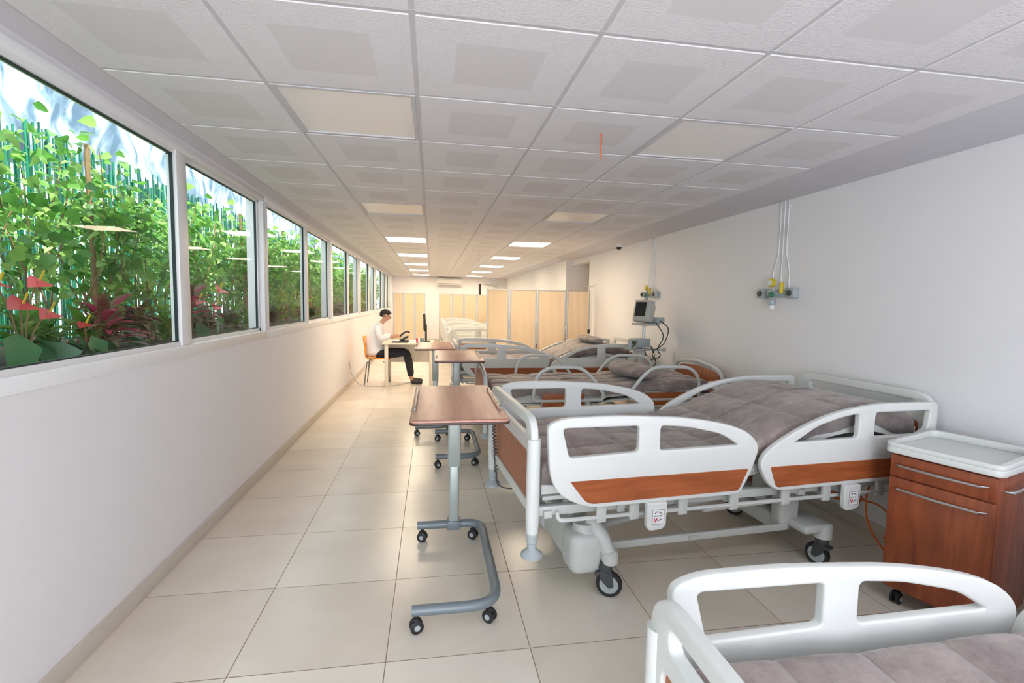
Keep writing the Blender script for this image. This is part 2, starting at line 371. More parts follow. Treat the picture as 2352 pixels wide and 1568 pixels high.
# ---------------------------------------------------------------- casters
def small_caster(parent,loc,r=.03,rot=0):
    bm=nb(); tube(bm,[(0,0,r*1.1),(0,0,r*2.6)],.008,8); b2(bm,-.012,.012,-.006,.006,r*.8,r*2.1,bev=.002); lathe(bm,(0,0,r*1.6),[(.016,0),(.02,.012),(.012,.02)],'z',12)
    c=obj('caster',bm,M['black'],parent=parent,loc=loc,rotz=rot)
    for s in (-1,1):
        bm=nb(); lathe(bm,(0,s*.013,r),[(r*.75,-.008),(r,-.005),(r,.005),(r*.75,.008)],'y',16); wv=obj('wheel',bm,M['black'],parent=c)
        bm=nb(); lathe(bm,(0,s*.019,r),[(r*.45,-.004),(r*.4,.004)],'y',12); obj('hub',bm,M['greyplastic'],parent=wv)
def big_caster(parent,loc,rot=0,r=.066):
    bm=nb(); lathe(bm,(0,0,.15),[(.03,-.02),(.034,0),(.028,.03),(.018,.05)],'z',16)
    for s in (-1,1): 
        add(bm,xz(plate(rnd([(-.03,.15,0),(.03,.15,0),(.045,.06,0),(.02,.05,0),(-.02,.09,0)],.012),[],.006,.001,0),s*.022))
    b2(bm,-.05,.02,-.03,.03,.115,.13,bev=.004)
    c=obj('caster',bm,M['darkgrey'],parent=parent,loc=loc,rotz=rot)
    bm=nb(); lathe(bm,(.02,0,r),[(r*.72,-.015),(r*.95,-.014),(r,-.007),(r,.007),(r*.95,.014),(r*.72,.015)],'y',28); wv=obj('wheel',bm,M['black'],parent=c)
    bm=nb(); lathe(bm,(.02,0,r),[(r*.2,-.019),(r*.7,-.0155),(r*.7,.0155),(r*.2,.019)],'y',24); obj('hub',bm,M['greyplastic'],parent=wv)

# ---------------------------------------------------------------- hospital bed (moulded)
def ss(a,b,t): t=min(max((t-a)/(b-a),0),1); return t*t*(3-2*t)
def zprof(x): return .735+.21*ss(1.0,1.82,x)-.07*ss(1.95,2.25,x)
def add(bm,p):
    me=D.meshes.new('t');p.to_mesh(me);bm.from_mesh(me);p.free();D.meshes.remove(me)
FR=rnd([(.045,.93,0),(.12,.958,0),(.36,.962,0),(.72,.94,0),(.95,.90,0),(1.08,.855,0),(1.155,.78,0),(1.11,.65,0),(1.05,.54,0),(.24,.535,0),(.10,.61,0),(.06,.70,0)],[.03,.05,.1,.1,.1,.06,.05,.06,.03,.08,.06,.06])
FW1=rnd([(.115,.912,0),(.49,.909,0),(.49,.785,0),(.150,.775,0)],.02)
FW2=rnd([(.60,.905,0),(.74,.893,0),(.93,.850,0),(1.03,.79,0),(.60,.785,0)],[.02,.05,.05,.01,.02])
HR=rnd([(1.16,.67,0),(1.24,.538,0),(2.05,.545,0),(2.19,.66,0),(2.29,.80,0),(2.295,.965,0),(1.877,.968,0),(1.62,.935,0),(1.42,.87,0),(1.25,.785,0),(1.18,.73,0)],[.05,.08,.05,.06,.05,.035,.1,.1,.1,.08,.05])
HW1=rnd([(1.36,.785,0),(1.50,.864,0),(1.66,.906,0),(1.76,.918,0),(1.76,.79,0)],[.01,.04,.05,.02,.02])
HW2=rnd([(1.865,.920,0),(2.24,.920,0),(2.23,.82,0),(2.17,.79,0),(1.865,.79,0)],.02)
def board(x,z1,par,name):
    out=rrect(0,.93,.50,z1,.11,7)
    p=yz(plate(out,[rrect(.10,.83,z1-.105,z1-.05,.024),rrect(.07,.86,.55,z1-.17,.03)],.036,.008,3),x)
    for yy in (.018,.912): tube(p,[(x,yy,.40),(x,yy,.44),(x,yy,.52),(x,yy,z1-.10)],[.026,.029,.032,.031],14)
    o=obj(name,p,M['plastic'],parent=par)
    p=yz(plate(rrect(.06,.87,.54,z1-.16,.03),[],.012,.002,0),x); obj('wood_panel',p,M['woodbed'],parent=o)
    for yy in (.018,.912):
        p=nb(); lathe(p,(x,yy,.30),[(.035,0),(.05,.006),(.05,.02),(.03,.035),(.022,.045),(.022,.07),(.027,.075),(.027,.12)],'z',20)
        obj('bumper',p,M['greyplastic'],parent=o)
    return o
def bed_plastic():
    e=empty('hospital_bed',(0,0,0),'white moulded hospital bed with wood inlays and raised backrest','hospital bed','white moulded hospital beds')
    board(.0,.955,e,'footboard'); board(2.33,1.0,e,'headboard')
    bm=nb()
    for y in (.07,.86):
        b2(bm,.03,2.3,y-.02,y+.02,.475,.52,bev=.006)
    for y in (.0,.93): tube(bm,rnd([(.12,y+(.02 if y==0 else -.02),.50),(.12,y,.47),(2.1,y,.47),(2.1,y+(.02 if y==0 else -.02),.50)],.03,4,False),.010,8)
    for x in (.08,.45,1.05,1.5,1.75,2.22): b2(bm,x-.02,x+.02,.03,.9,.47,.505,bev=.004)
    for x in (.33,.50,.76,1.05,1.36,1.62,1.98):
        for y in (-.01,.92): b2(bm,x-.025,x+.025,y,y+.02,.445,.55,bev=.006)
    b2(bm,.06,1.06,.06,.87,.545,.565,bev=.004)
    box(bm,(1.45,.465,.655),(.83,.8,.02),Matrix.Rotation(-math.radians(13.5),4,'Y'),bev=.004); box(bm,(2.03,.465,.735),(.36,.8,.02),Matrix.Rotation(math.radians(4),4,'Y'),bev=.004)
    for x in (1.2,1.6): 
        for y in (.2,.73): tube(bm,[(x,y,.5),(x+.1,y,.58+(x-1.2)*.22)],.012,8)
    obj('frame',bm,M['bedmetal'],parent=e)
    for (xx,yy) in ((.59,-.05),(1.73,-.05),(.59,.98),(1.73,.98)):
        p=xz(plate(rnd([(xx-.055,.545,0),(xx+.05,.545,0),(xx+.045,.43,0),(xx+.025,.412,0),(xx-.04,.408,0),(xx-.055,.43,0)],.014),[],.03,.006,3),yy)
        l=obj('release_lever',p,M['plastic'],parent=e)
        s=-1 if yy<0 else 1
        p=nb(); b2(p,xx-.033,xx+.033,yy+s*.015,yy+s*.017,.438,.514); st=obj('pictogram_sticker',p,M['paper'],parent=l)
        y_=yy+s*.0178
        p=nb(); tube(p,[(xx-.018,y_,.494),(xx-.008,y_,.502),(xx+.004,y_,.500),(xx+.02,y_,.490)],.0018,5); b2(p,xx-.022,xx+.018,y_-.001,y_+.001,.480,.483)
        tube(p,[(xx-.002,y_,.456),(xx+.012,y_,.466),(xx+.02,y_,.460)],.0018,5)
        tube(p,rnd([(xx-.030,y_,.441),(xx+.030,y_,.441),(xx+.030,y_,.511),(xx-.030,y_,.511)],.004),.001,4,closed=True)
        obj('pictogram',p,M['darkgrey'],parent=st)
        p=nb(); tube(p,[(xx-.020,y_,.470),(xx-.013,y_,.452),(xx-.006,y_,.470)],.0026,5); obj('arrow_mark',p,M['red'],parent=st)
    for y,nm in ((-.028,0),(.958,1)):
        p=xz(plate(FR,[FW1,FW2],.034,.008,3),y); r=obj('side_rail',p,M['plastic'],parent=e)
        p=xz(plate(rnd([(.155,.668,0),(1.09,.668,0),(1.04,.562,0),(.24,.557,0)],[.01,.01,.02,.04]),[],.006,.001,0),y+(-.0165 if nm==0 else .0165)); obj('wood_strip',p,M['woodbed'],parent=r)
        p=xz(plate(HR,[HW1,HW2],.034,.008,3),y); r=obj('side_rail',p,M['plastic'],parent=e)
        p=xz(plate(rnd([(1.22,.668,0),(2.14,.668,0),(2.05,.568,0),(1.26,.560,0)],[.01,.01,.02,.02]),[],.006,.001,0),y+(-.0165 if nm==0 else .0165)); obj('wood_strip',p,M['woodbed'],parent=r)
    for x in (.38,1.66):
        p=nb(); b2(p,x-.055,x+.055,.40,.53,.25,.47,bev=.02); b2(p,x-.10,x+.10,.14,.79,.445,.475,bev=.008); obj('lift_column',p,M['bedmetal'],parent=e)
    bm=nb()
    for y in (.22,.71):
        b2(bm,.245,.435,y-.09,y+.09,.10,.315,bev=.05,seg=5); lathe(bm,(.34,y,.30),[(.07,0),(.06,.02),(.056,.05)],'z',28)
    b2(bm,.26,.44,.22,.71,.11,.30,bev=.035,seg=4)
    for y,yy in ((.22,.12),(.71,.81)):
        tube(bm,[(.37,y,.36),(.41,(y+yy)/2,.29),(.44,yy,.21)],[.04,.046,.036],12); lathe(bm,(.44,yy,.165),[(.034,0),(.044,.01),(.044,.06),(.03,.07)],'z',18)
    b2(bm,1.56,1.68,.26,.67,.15,.25,bev=.025,seg=3)
    for y,yy in ((.26,.12),(.67,.81)):
        b2(bm,1.55,1.68,y-.045,y+.045,.20,.46,bev=.02,seg=3)
        b2(bm,1.60,1.80,min(y,yy)-.03,max(y,yy)+.03,.205,.255,bev=.02,seg=3); lathe(bm,(1.75,yy,.165),[(.034,0),(.048,.01),(.048,.06),(.03,.08)],'z',18)
    for y in (.22,.71): b2(bm,.42,1.60,y-.010,y+.010,.185,.225,bev=.004)
    b2(bm,.95,1.03,.202,.218,.192,.214,bev=.002)
    tube(bm,[(.55,.46,.2),(1.45,.46,.33)],.02,12)
    tube(bm,[(.95,.1,.41),(1.6,.1,.43)],.014,8)
    obj('base',bm,M['bedmetal'],parent=e)
    for x,y,rt in ((.42,.12,-.5),(.42,.81,.2),(1.75,.12,1.9),(1.75,.81,2.6)): big_caster(e,(x,y,0),rot=rt)
    bm=nb(); pts=[]
    for k in range(260):
        a=k*.55; t=k/260; pts.append((-.032+.010*math.cos(a)+.02*t,.80-.05*t+.010*math.sin(a),.90-.45*t))
    tube(bm,pts,.0035,5); tube(bm,rnd([(-.012,.75,.45),(-.01,.74,.36),(.1,.7,.35),(.2,.6,.45)],.06,5,False),.004,6)
    obj('control_cable',bm,M['darkgrey'],parent=e)
    return e
def profmesh(nx,ny,x0,x1,y0,y1,top,bot,amp,seed=0):
    rr=random.Random(seed); ph=[rr.random()*6 for _ in range(6)]
    bm=nb(); g=[]
    def sk(v,a,b,w=.05): return max(0,1-max(0,min(v-a,b-v))/w)
    for i in range(nx+1):
        row=[]
        for j in range(ny+1):
            x=x0+(x1-x0)*i/nx;y=y0+(y1-y0)*j/ny
            z=top(x)
            if amp:
                q=(abs(math.sin(math.pi*(x-.045)/.245))*abs(math.sin(math.pi*(y-.035)/.215)))**.35
                z+=amp*q-amp*.5+.004*math.sin(9*x+ph[0]+5*y)+.006*math.sin(4*x+ph[2])*math.sin(7*y+ph[3])
            e=max(sk(x,x0,x1),sk(y,y0,y1)); z-=.035*e*e
            row.append(bm.verts.new((x,y,z)))
        g.append(row)
    for i in range(nx):
        for j in range(ny): bm.faces.new((g[i][j],g[i+1][j],g[i+1][j+1],g[i][j+1]))
    loop=[g[i][0] for i in range(nx)]+[g[nx][j] for j in range(ny)]+[g[i][ny] for i in range(nx,0,-1)]+[g[0][j] for j in range(ny,0,-1)]
    lo=[bm.verts.new((v.co.x,v.co.y,bot(v.co.x)+(.012*math.sin(v.co.x*17+v.co.y*23) if amp else 0))) for v in loop]
    m=len(loop)
    for k in range(m): bm.faces.new((loop[k],loop[(k+1)%m],lo[(k+1)%m],lo[k]))
    if not amp: bm.faces.new(lo[::-1])
    return bm
def mattress(loc,rotz=0,dz=0,zp=zprof,h=.12):
    bm=profmesh(40,6,.05,2.27,.05,.88,lambda x:zp(x)-.035,lambda x:zp(x)-.035-h,0)
    tag(obj('mattress',bm,M['mattress'],loc=(loc[0],loc[1],dz),rotz=rotz),'white foam mattress lying on a hospital bed','mattress','bed mattresses')
def bedding(loc,rotz,dz,seed,lift=0):
    mattress(loc,rotz,dz+lift*.6)
    bm=profmesh(220,90,.045,2.24,.035,.895,lambda x:zprof(x)+.0,lambda x:zprof(x)-.12,.016,seed)
    o=obj('quilt',bm,M['quilt'],loc=(loc[0],loc[1],dz+.004+lift),rotz=rotz,smooth=80); tag(o,'mauve grey quilted bedspread with damask pattern, spread over a bed','bedspread','mauve quilted bedspreads')
    so=o.modifiers.new('s','SOLIDIFY'); so.thickness=.008
ROTA=math.radians(4.5)
bedA=bed_plastic(); bedA.location=(.46,2.1,0); bedA.rotation_euler=(0,0,ROTA)
bedA['label']='white hospital bed with wood inlay rails beside the bedside cabinet'
bedding((.46,2.1),ROTA,0,1)
def place_bed(x,y,dz=0,rot=0,label=None,q=True,seed=2,lift=0):
    b=copy_tree(bedA,loc=(x,y,0),rotz=rot,skip=('control_cable',))
    if label: b['label']=label
    if dz:
        for c in b.children:
            if c.name.split('.')[0] not in('base','caster'): c.location.z+=dz
    if q: bedding((x,y),rot,dz,seed,lift)
    return b
place_bed(.565,.17,-.185,0,'white hospital bed lowered to a smaller height',seed=3,lift=.035)
place_bed(.30,5.9,0,0,'white hospital bed standing before the beige privacy screen',seed=4)
for k,(x,y) in enumerate(((.34,9.35),(.33,11.05),(.32,12.75),(.30,14.35))):
    place_bed(x,y,0,0,'bare white hospital bed in the row behind the privacy screen',q=False)

# ---------------------------------------------------------------- tube-rail bed
def bed_tube(loc):
    e=empty('hospital_bed',loc,'hospital bed with grey tubular fold-down rails and wooden head panel','hospital bed')
    for x,z1,nm in ((0,.84,'footboard'),(2.25,.88,'headboard')):
        bm=nb(); tube(bm,rnd([(x,.0,.32),(x,0,z1-.07),(x,.12,z1-.01),(x,.46,z1+.025),(x,.80,z1-.01),(x,.92,z1-.07),(x,.92,.32)],.1,5,False),.018,12)
        o=obj(nm,bm,M['railgrey'],parent=e)
        out=rnd([(.03,.46,0),(.89,.46,0),(.89,z1-.10,0),(.78,z1-.05,0),(.46,z1-.025,0),(.14,z1-.05,0),(.03,z1-.10,0)],.05)
        obj('wood_panel',yz(plate(out,[],.018,.003,1),x),M['woodbed'],parent=o)
        for y in (0,.92):
            bm=nb(); lathe(bm,(x,y,.27),[(.03,0),(.045,.006),(.045,.02),(.02,.05)],'z',16); obj('bumper',bm,M['greyplastic'],parent=o)
    bm=nb()
    for y in (.05,.87): b2(bm,.02,2.23,y-.02,y+.02,.46,.51,bev=.005)
    for x in (.1,.7,1.3,2.1): b2(bm,x-.02,x+.02,.05,.87,.46,.49)
    b2(bm,.05,1.06,.06,.86,.54,.56,bev=.004); box(bm,(1.45,.46,.60),(.8,.8,.018),Matrix.Rotation(-math.radians(5),4,'Y')); b2(bm,1.84,2.2,.06,.86,.62,.635)
    obj('frame',bm,M['plastic'],parent=e)
    for y,s in ((-.03,-1),(.95,1)):
        for x0,x1 in ((.42,1.0),(1.38,2.0)):
            mir=x0>1
            pts=[(x0,y,.66),(x0+.02,y,.82),(x0+.12,y,.90),(x1-.15,y,.90),(x1-.02,y,.78),(x1+.06,y,.66)]
            if mir: pts=[(x0+x1-p[0],p[1],p[2]) for p in pts][::-1]
            bm=nb(); tube(bm,rnd(pts,.08,6,False),.016,12)
            tube(bm,rnd([pts[0],(pts[0][0],y,.60),(pts[-1][0],y,.60),pts[-1]],.03,4,False),.014,10)
            r=obj('side_rail',bm,M['railgrey'],parent=e)
            bm=nb(); b2(bm,x0+.08,x0+.46,y-.008,y+.008,.55,.665,bev=.006); obj('wood_panel',bm,M['woodbed'],parent=r)
            for xx in (x0+.1,x1-.08):
                bm=nb(); b2(bm,xx-.02,xx+.02,min(y,y-s*.05),max(y,y-s*.05),.47,.60,bev=.004); obj('rail_bracket',bm,M['bedmetal'],parent=r)
    bm=nb()
    for x in (.4,1.7):
        b2(bm,x-.05,x+.05,.1,.82,.14,.19,bev=.01); 
        for y in (.2,.72): tube(bm,[(x,y,.18),(x+.12,y,.47)],.02,8)
    for y in (.2,.72): b2(bm,.4,1.7,y-.015,y+.015,.145,.185)
    obj('base',bm,M['bedmetal'],parent=e)
    for x in (.4,1.7):
        for y in (.12,.80): big_caster(e,(x,y,0),rot=.3)
    return e
bed_tube((.47,4.2,0))
def zp2(x): return .70+.04*ss(1.1,1.8,x)
bm=profmesh(40,6,.05,2.2,.04,.87,lambda x:zp2(x)-.02,lambda x:zp2(x)-.13 if x<1.1 else zp2(x)-.085,0)
tag(obj('mattress',bm,M['mattress'],loc=(.47,4.2,0)),'white foam mattress lying on a hospital bed','mattress','bed mattresses')
bm=profmesh(180,80,.05,2.15,.02,.89,lambda x:zp2(x)+.012,lambda x:zp2(x)-.07,.020,9)
o=obj('quilt',bm,M['quilt'],loc=(.47,4.2,.004),smooth=80); tag(o,'mauve grey quilted bedspread with damask pattern, spread over a bed','bedspread','mauve quilted bedspreads')
def roll(loc,L,r,label):
    bm=nb(); pts=[];rs=[]
    for k in range(41):
        t=k/40; pts.append((.01*math.sin(t*9),-L/2+L*t,r*.75)); rs.append(max(.01,r*(math.sin(math.pi*min(max(t,.02),.98))**.25)*(1+.04*math.sin(t*22))))
    tube(bm,pts,rs,22)
    for v in bm.verts: v.co.x*=2.5; v.co.z=max(v.co.z,.0)
    return tag(obj('pillow',bm,M['quilt'],loc=loc,smooth=80),label,'pillow','mauve quilted pillows')
roll((1.98,4.63,.765),.74,.072,'plump mauve quilted pillow on the head of a bed')
roll((2.1,6.35,.96),.74,.045,'plump mauve quilted pillow on the head of a bed')

# ---------------------------------------------------------------- overbed tables
def overbed():
    e=empty('overbed_table',(0,0,0),'overbed table with brown laminate top and grey C-shaped wheeled base','overbed table','brown overbed tables')
    p=plate(rrect(-.21,.225,-.40,.50,.03),[],.018,.003,1)
    for v in p.verts: v.co.z+=.942
    t=obj('tabletop',p,M['woodtable'],parent=e)
    p=plate(rrect(-.213,.228,-.403,.503,.032),[],.012,.002,1)
    for v in p.verts: v.co.z+=.936
    obj('edge_band',p,M['woodedge'],parent=t)
    for x in (-.195,.21):
        bm=nb(); tube(bm,rnd([(x,-.20,.95),(x,-.20,.966),(x,.34,.966),(x,.34,.95)],.012,4,False),.005,8); obj('ledge_rail',bm,M['chrome'],parent=t)
    bm=nb(); b2(bm,-.02,.06,-.15,.45,.90,.93,bev=.006); b2(bm,-.035,.075,.38,.49,.87,.93,bev=.01); obj('top_bracket',bm,M['postgrey'],parent=t)
    p=plate(rrect(-.018,.058,.397,.473,.012),[],.44,.002,1)
    for v in p.verts: v.co.z+=.69
    obj('upper_post',p,M['postgrey'],parent=e)
    p=plate(rrect(-.010,.050,.405,.465,.012),[],.38,.002,1)
    for v in p.verts: v.co.z+=.28
    obj('lower_post',p,M['postgrey'],parent=e)
    bm=nb(); b2(bm,-.02,.06,.395,.475,.075,.13,bev=.006); tube(bm,rnd([(-.20,.435,.10),(.19,.435,.10),(.19,-.40,.10),(-.20,-.40,.10)],[0,.10,.14,0],8,False),.024,14); obj('base',bm,M['bluegrey'],parent=e)
    for x,y in ((-.17,.435),(.14,.43),(-.18,-.40),(.15,-.37)): small_caster(e,(x,y,0),rot=random.uniform(-.8,.8))
    return e
t1=overbed(); t1.location=(.12,2.5,0)
t2=copy_tree(t1,loc=(.24,4.66,0)); t3=copy_tree(t1,loc=(.03,5.72,0))
# ---------------------------------------------------------------- bedside cabinets
def locker(loc,rot,lab):
    e=empty('bedside_cabinet',loc,lab,'bedside cabinet','bedside cabinets',rotz=rot)
    W=.40;Dp=.42
    bm=nb(); b2(bm,.012,Dp,0,W,.09,.765,bev=.004); obj('body',bm,M['woodlock'],parent=e)
    bm=nb(); b2(bm,-.008,.011,.004,W-.004,.655,.76,bev=.004); dr=obj('drawer',bm,M['woodlock'],parent=e)
    bm=nb(); b2(bm,-.008,.011,.004,W-.004,.095,.648,bev=.004); do=obj('door',bm,M['woodlock'],parent=e)
    for z,p in ((.715,dr),(.60,do)):
        bm=nb(); tube(bm,[(-.008,.03,z),(-.03,.05,z),(-.04,W/2,z),(-.03,W-.05,z),(-.008,W-.03,z)],[.004,.006,.007,.006,.004],10); obj('handle',bm,M['chrome'],parent=p)
    bm=nb(); tube(bm,rnd([(.05,-.0,.70),(.05,-.03,.70),(.37,-.03,.70),(.37,0,.70)],.02,4,False),.006,8); obj('towel_rail',bm,M['chrome'],parent=e)
    p=plate(rrect(-.03,Dp+.01,-.02,W+.02,.045,6),[],.03,.006,2)
    for v in p.verts: v.co.z+=.785
    rim=plate(rrect(-.03,Dp+.01,-.02,W+.02,.045,6),[rrect(.0,Dp-.018,.008,W-.008,.035,6)],.022,.005,2)
    for v in rim.verts:
        v.co.z+=.81
        if v.co.x>.3 and v.co.z>.81: v.co.z+=.012
    add(p,rim); obj('tray_top',p,M['plastic'],parent=e)
    for x,y in ((.05,.05),(.05,W-.05),(Dp-.05,.05),(Dp-.05,W-.05)): small_caster(e,(x,y,0),r=.028)
    return e
locker((2.37,1.65,0),math.atan2(.316,.949),'reddish wood bedside cabinet with white tray top by the wall')
locker((2.36,3.42,0),0,'reddish wood bedside cabinet with white tray top between two beds')
locker((2.3,7.15,0),0,'reddish wood bedside cabinet with white top near the privacy screen')

# ---------------------------------------------------------------- gas outlets
def gas(y,z):
    e=empty('gas_outlet',(XR,y,z),'wall gas outlets with yellow gauge and three white pipes above','medical gas outlet','wall gas outlets')
    for k,dy in enumerate((-.045,0,.045)):
        bm=nb(); tube(bm,rnd([(-.010,dy,H-z),(-.010,dy,.36-abs(k-1)*.03),(-.010,dy*2.1,.17),(-.010,dy*2.1,.03)],.02,3,False),.005,8); obj('pipe',bm,M['alum'],parent=e)
    for zz in (.70,.52):
        bm=nb(); b2(bm,-.012,-.001,-.06,.06,zz-.006,zz+.006); obj('pipe_clip',bm,M['alum'],parent=e)
    for dy,zz in ((-.16,0),(.19,0)):
        bm=nb(); b2(bm,-.055,-.001,dy-.045,dy+.045,zz-.04,zz+.04,bev=.006); o=obj('outlet_box',bm,M['greyplastic'],parent=e)
        bm=nb(); lathe(bm,(-.06,dy,zz),[(.020,-.012),(.024,0),(.024,.012)],'x',18); obj('socket',bm,M['darkgrey'],parent=o)
    bm=nb(); b2(bm,-.05,-.001,-.12,.11,-.03,.03,bev=.006); obj('outlet_plate',bm,M['greyplastic'],parent=e)
    bm=nb(); tube(bm,[(-.05,0,0),(-.085,0,0)],.022,12); tube(bm,[(-.07,0,-.05),(-.07,0,.08)],.010,12); obj('regulator_body',bm,M['greyplastic'],parent=e)
    bm=nb(); lathe(bm,(-.09,.0,.085),[(.028,-.018),(.036,-.013),(.036,.010),(.028,.016)],'x',24); g=obj('gauge',bm,M['yellow'],parent=e)
    bm=nb(); lathe(bm,(-.110,0,.085),[(.022,-.003),(.022,.003)],'x',24); obj('gauge_dial',bm,M['paper'],parent=g)
    bm=nb(); lathe(bm,(-.08,-.10,.045),[(.013,-.045),(.016,-.035),(.016,.03),(.012,.04)],'z',16); obj('vacuum_regulator',bm,M['yellow'],parent=e)
    bm=nb(); lathe(bm,(-.09,.0,-.01),[(.024,-.012),(.024,.012)],'x',20); obj('flow_knob',bm,M['green'],parent=e)
    bm=nb(); lathe(bm,(-.08,0,-.07),[(.018,-.03),(.029,-.02),(.029,.01),(.016,.025)],'z',18); obj('flow_valve',bm,M['greyplastic'],parent=e)
    bm=nb(); lathe(bm,(-.08,0,-.115),[(.018,-.020),(.022,-.016),(.020,.016),(.016,.018)],'z',18); obj('humidifier_cup',bm,M['paper'],parent=e)
gas(3.65,1.58); gas(6.06,1.60)
e=empty('dome_camera',(2.66,6.8,H),'small white dome security camera with dark lens on the ceiling','security camera')
bm=nb(); lathe(bm,(0,0,-.05),[(.045,0),(.055,.01),(.055,.05)],'z',24); obj('housing',bm,M['alum'],parent=e)
bm=nb(); lathe(bm,(0,0,-.085),[(.005,0),(.025,.005),(.038,.018),(.043,.036)],'z',24); obj('dome_lens',bm,M['black'],parent=e)
for (x,y,zb) in ((.845,2.46,2.205),(.823,8.76,2.18)):
    bm=nb(); tube(bm,rnd([(x-.004,y,H),(x+.007,y,H-.03),(x-.003,y,zb+.05),(x+.006,y+.005,zb)],.05,6,False),.004,8)
    tag(obj('dangling_cable',bm,M['orangecable']),'short orange electrical cable dangling from a ceiling tile','cable','dangling orange cables')
bm=nb(); pts=[]
for k in range(90):
    a=k*.6; pts.append((2.38+.0022*k,2.50+.018*math.cos(a),.35+.018*math.sin(a)-.0004*k))
tube(bm,pts,.005,6); tube(bm,rnd([(2.58,2.50,.31),(2.66,2.45,.30),(2.74,2.42,.2),(2.76,2.5,.06)],.08,6,False),.005,6)
tube(bm,rnd([(2.38,2.516,.35),(2.3,2.6,.45),(2.35,2.7,.47)],.05,5,False),.005,6)
tag(obj('coiled_hose',bm,M['orangecable']),'orange coiled air hose hanging under the head of a bed','hose')
bm=nb(); tube(bm,rnd([(2.50,2.36,.50),(2.42,2.32,.42),(2.42,2.30,.26),(2.50,2.26,.12),(2.62,2.25,.015),(2.78,2.28,.012)],.10,7,False),.005,6)
tag(obj('power_lead',bm,M['orangecable']),'orange power lead drooping to the floor beside the bedside cabinet','cable')

# ---------------------------------------------------------------- patient monitor stand
e=empty('patient_monitor_stand',(2.5,5.5,0),'beige patient monitor on a wheeled stand between two beds','patient monitor')
bm=nb(); tube(bm,[(0,0,.12),(0,0,1.22)],.019,14)
for a in range(5):
    t=a*2*math.pi/5; tube(bm,[(0,0,.12),(.26*math.cos(t),.26*math.sin(t),.085)],[.026,.016],10)
st=obj('stand',bm,M['alpost'],parent=e)
for a in range(5):
    t=a*2*math.pi/5; small_caster(e,(.25*math.cos(t),.25*math.sin(t),0))
Rm=Matrix.Rotation(.5,4,'Z')@Matrix.Rotation(.18,4,'Y')
bm=nb(); box(bm,(-.02,-.02,1.39),(.10,.23,.26),Rm,bev=.018,seg=3); box(bm,Vector((-.02,-.02,1.38))+Rm.to_3x3()@Vector((.07,0,0)),(.07,.18,.2),Rm,bev=.02,seg=3)
mo=obj('monitor',bm,M['device'],parent=e)
bm=nb(); box(bm,Vector((-.02,-.02,1.39))+Rm.to_3x3()@Vector((-.052,.010,.015)),(.004,.15,.17),Rm); obj('screen',bm,M['screen'],parent=mo)
bm=nb(); box(bm,(.02,0,1.235),(.24,.24,.03),Matrix.Rotation(.35,4,'Z'),bev=.01); obj('monitor_bracket',bm,M['device'],parent=e)
bm=nb(); box(bm,(.15,.02,1.285),(.13,.18,.07),Matrix.Rotation(.35,4,'Z'),bev=.01); obj('battery_module',bm,M['greyplastic'],parent=e)
bm=nb(); box(bm,(-.05,0,1.015),(.20,.17,.10),Matrix.Rotation(.35,4,'Z'),bev=.012); mt_=obj('pump_module',bm,M['greyplastic'],parent=e)
bm=nb(); box(bm,(-.05,0,.94),(.30,.22,.02),Matrix.Rotation(.35,4,'Z'),bev=.005); obj('shelf',bm,M['greyplastic'],parent=e)
bm=nb(); lathe(bm,(-.21,-.1,1.0),[(.024,-.06),(.024,.05)],'z',16); obj('suction_jar',bm,M['greyplastic'],parent=e)
bm=nb(); box(bm,(-.150,-.045,1.02),(.004,.10,.045),Matrix.Rotation(.35,4,'Z')); obj('module_panel',bm,M['darkgrey'],parent=mt_)
bm=nb(); box(bm,(.12,0,.93),(.3,.03,.02),None,bev=.004); lathe(bm,(.27,0,.93),[(.02,-.02),(.02,.02)],'z',12); obj('side_arm',bm,M['greyplastic'],parent=e)
bm=nb()
for z in (.62,.68,.74):
    tube(bm,rnd([(-.14,-.11,z),(.14,-.11,z),(.14,.11,z),(-.14,.11,z)],.02),.003,5,closed=True)
for k in range(9):
    x=-.13+k*.0325
    for y in (-.11,.11): tube(bm,[(x,y,.62),(x,y,.74)],.0022,4)
    tube(bm,[(x,-.11,.62),(x,.11,.62)],.0022,4)
obj('wire_basket',bm,M['chrome'],parent=e)
for P in ([(.15,-.1,1.28),(.27,-.12,1.2),(.22,-.1,1.0),(.05,-.08,.9),(.15,-.1,.78),(.05,-.05,.70)],[(-.15,-.1,1.0),(-.26,-.1,.9),(-.24,-.1,.75),(-.1,-.05,.72)],[(.05,-.1,.98),(.1,-.14,.85),(.0,-.14,.8),(-.03,-.1,.95)],[(.1,-.1,1.26),(.2,-.15,1.1),(.1,-.14,.95),(.18,-.13,.86),(.06,-.1,.82)]):
    bm=nb(); tube(bm,rnd(P,.08,6,False),.006,6); obj('cable',bm,M['black'],parent=e)

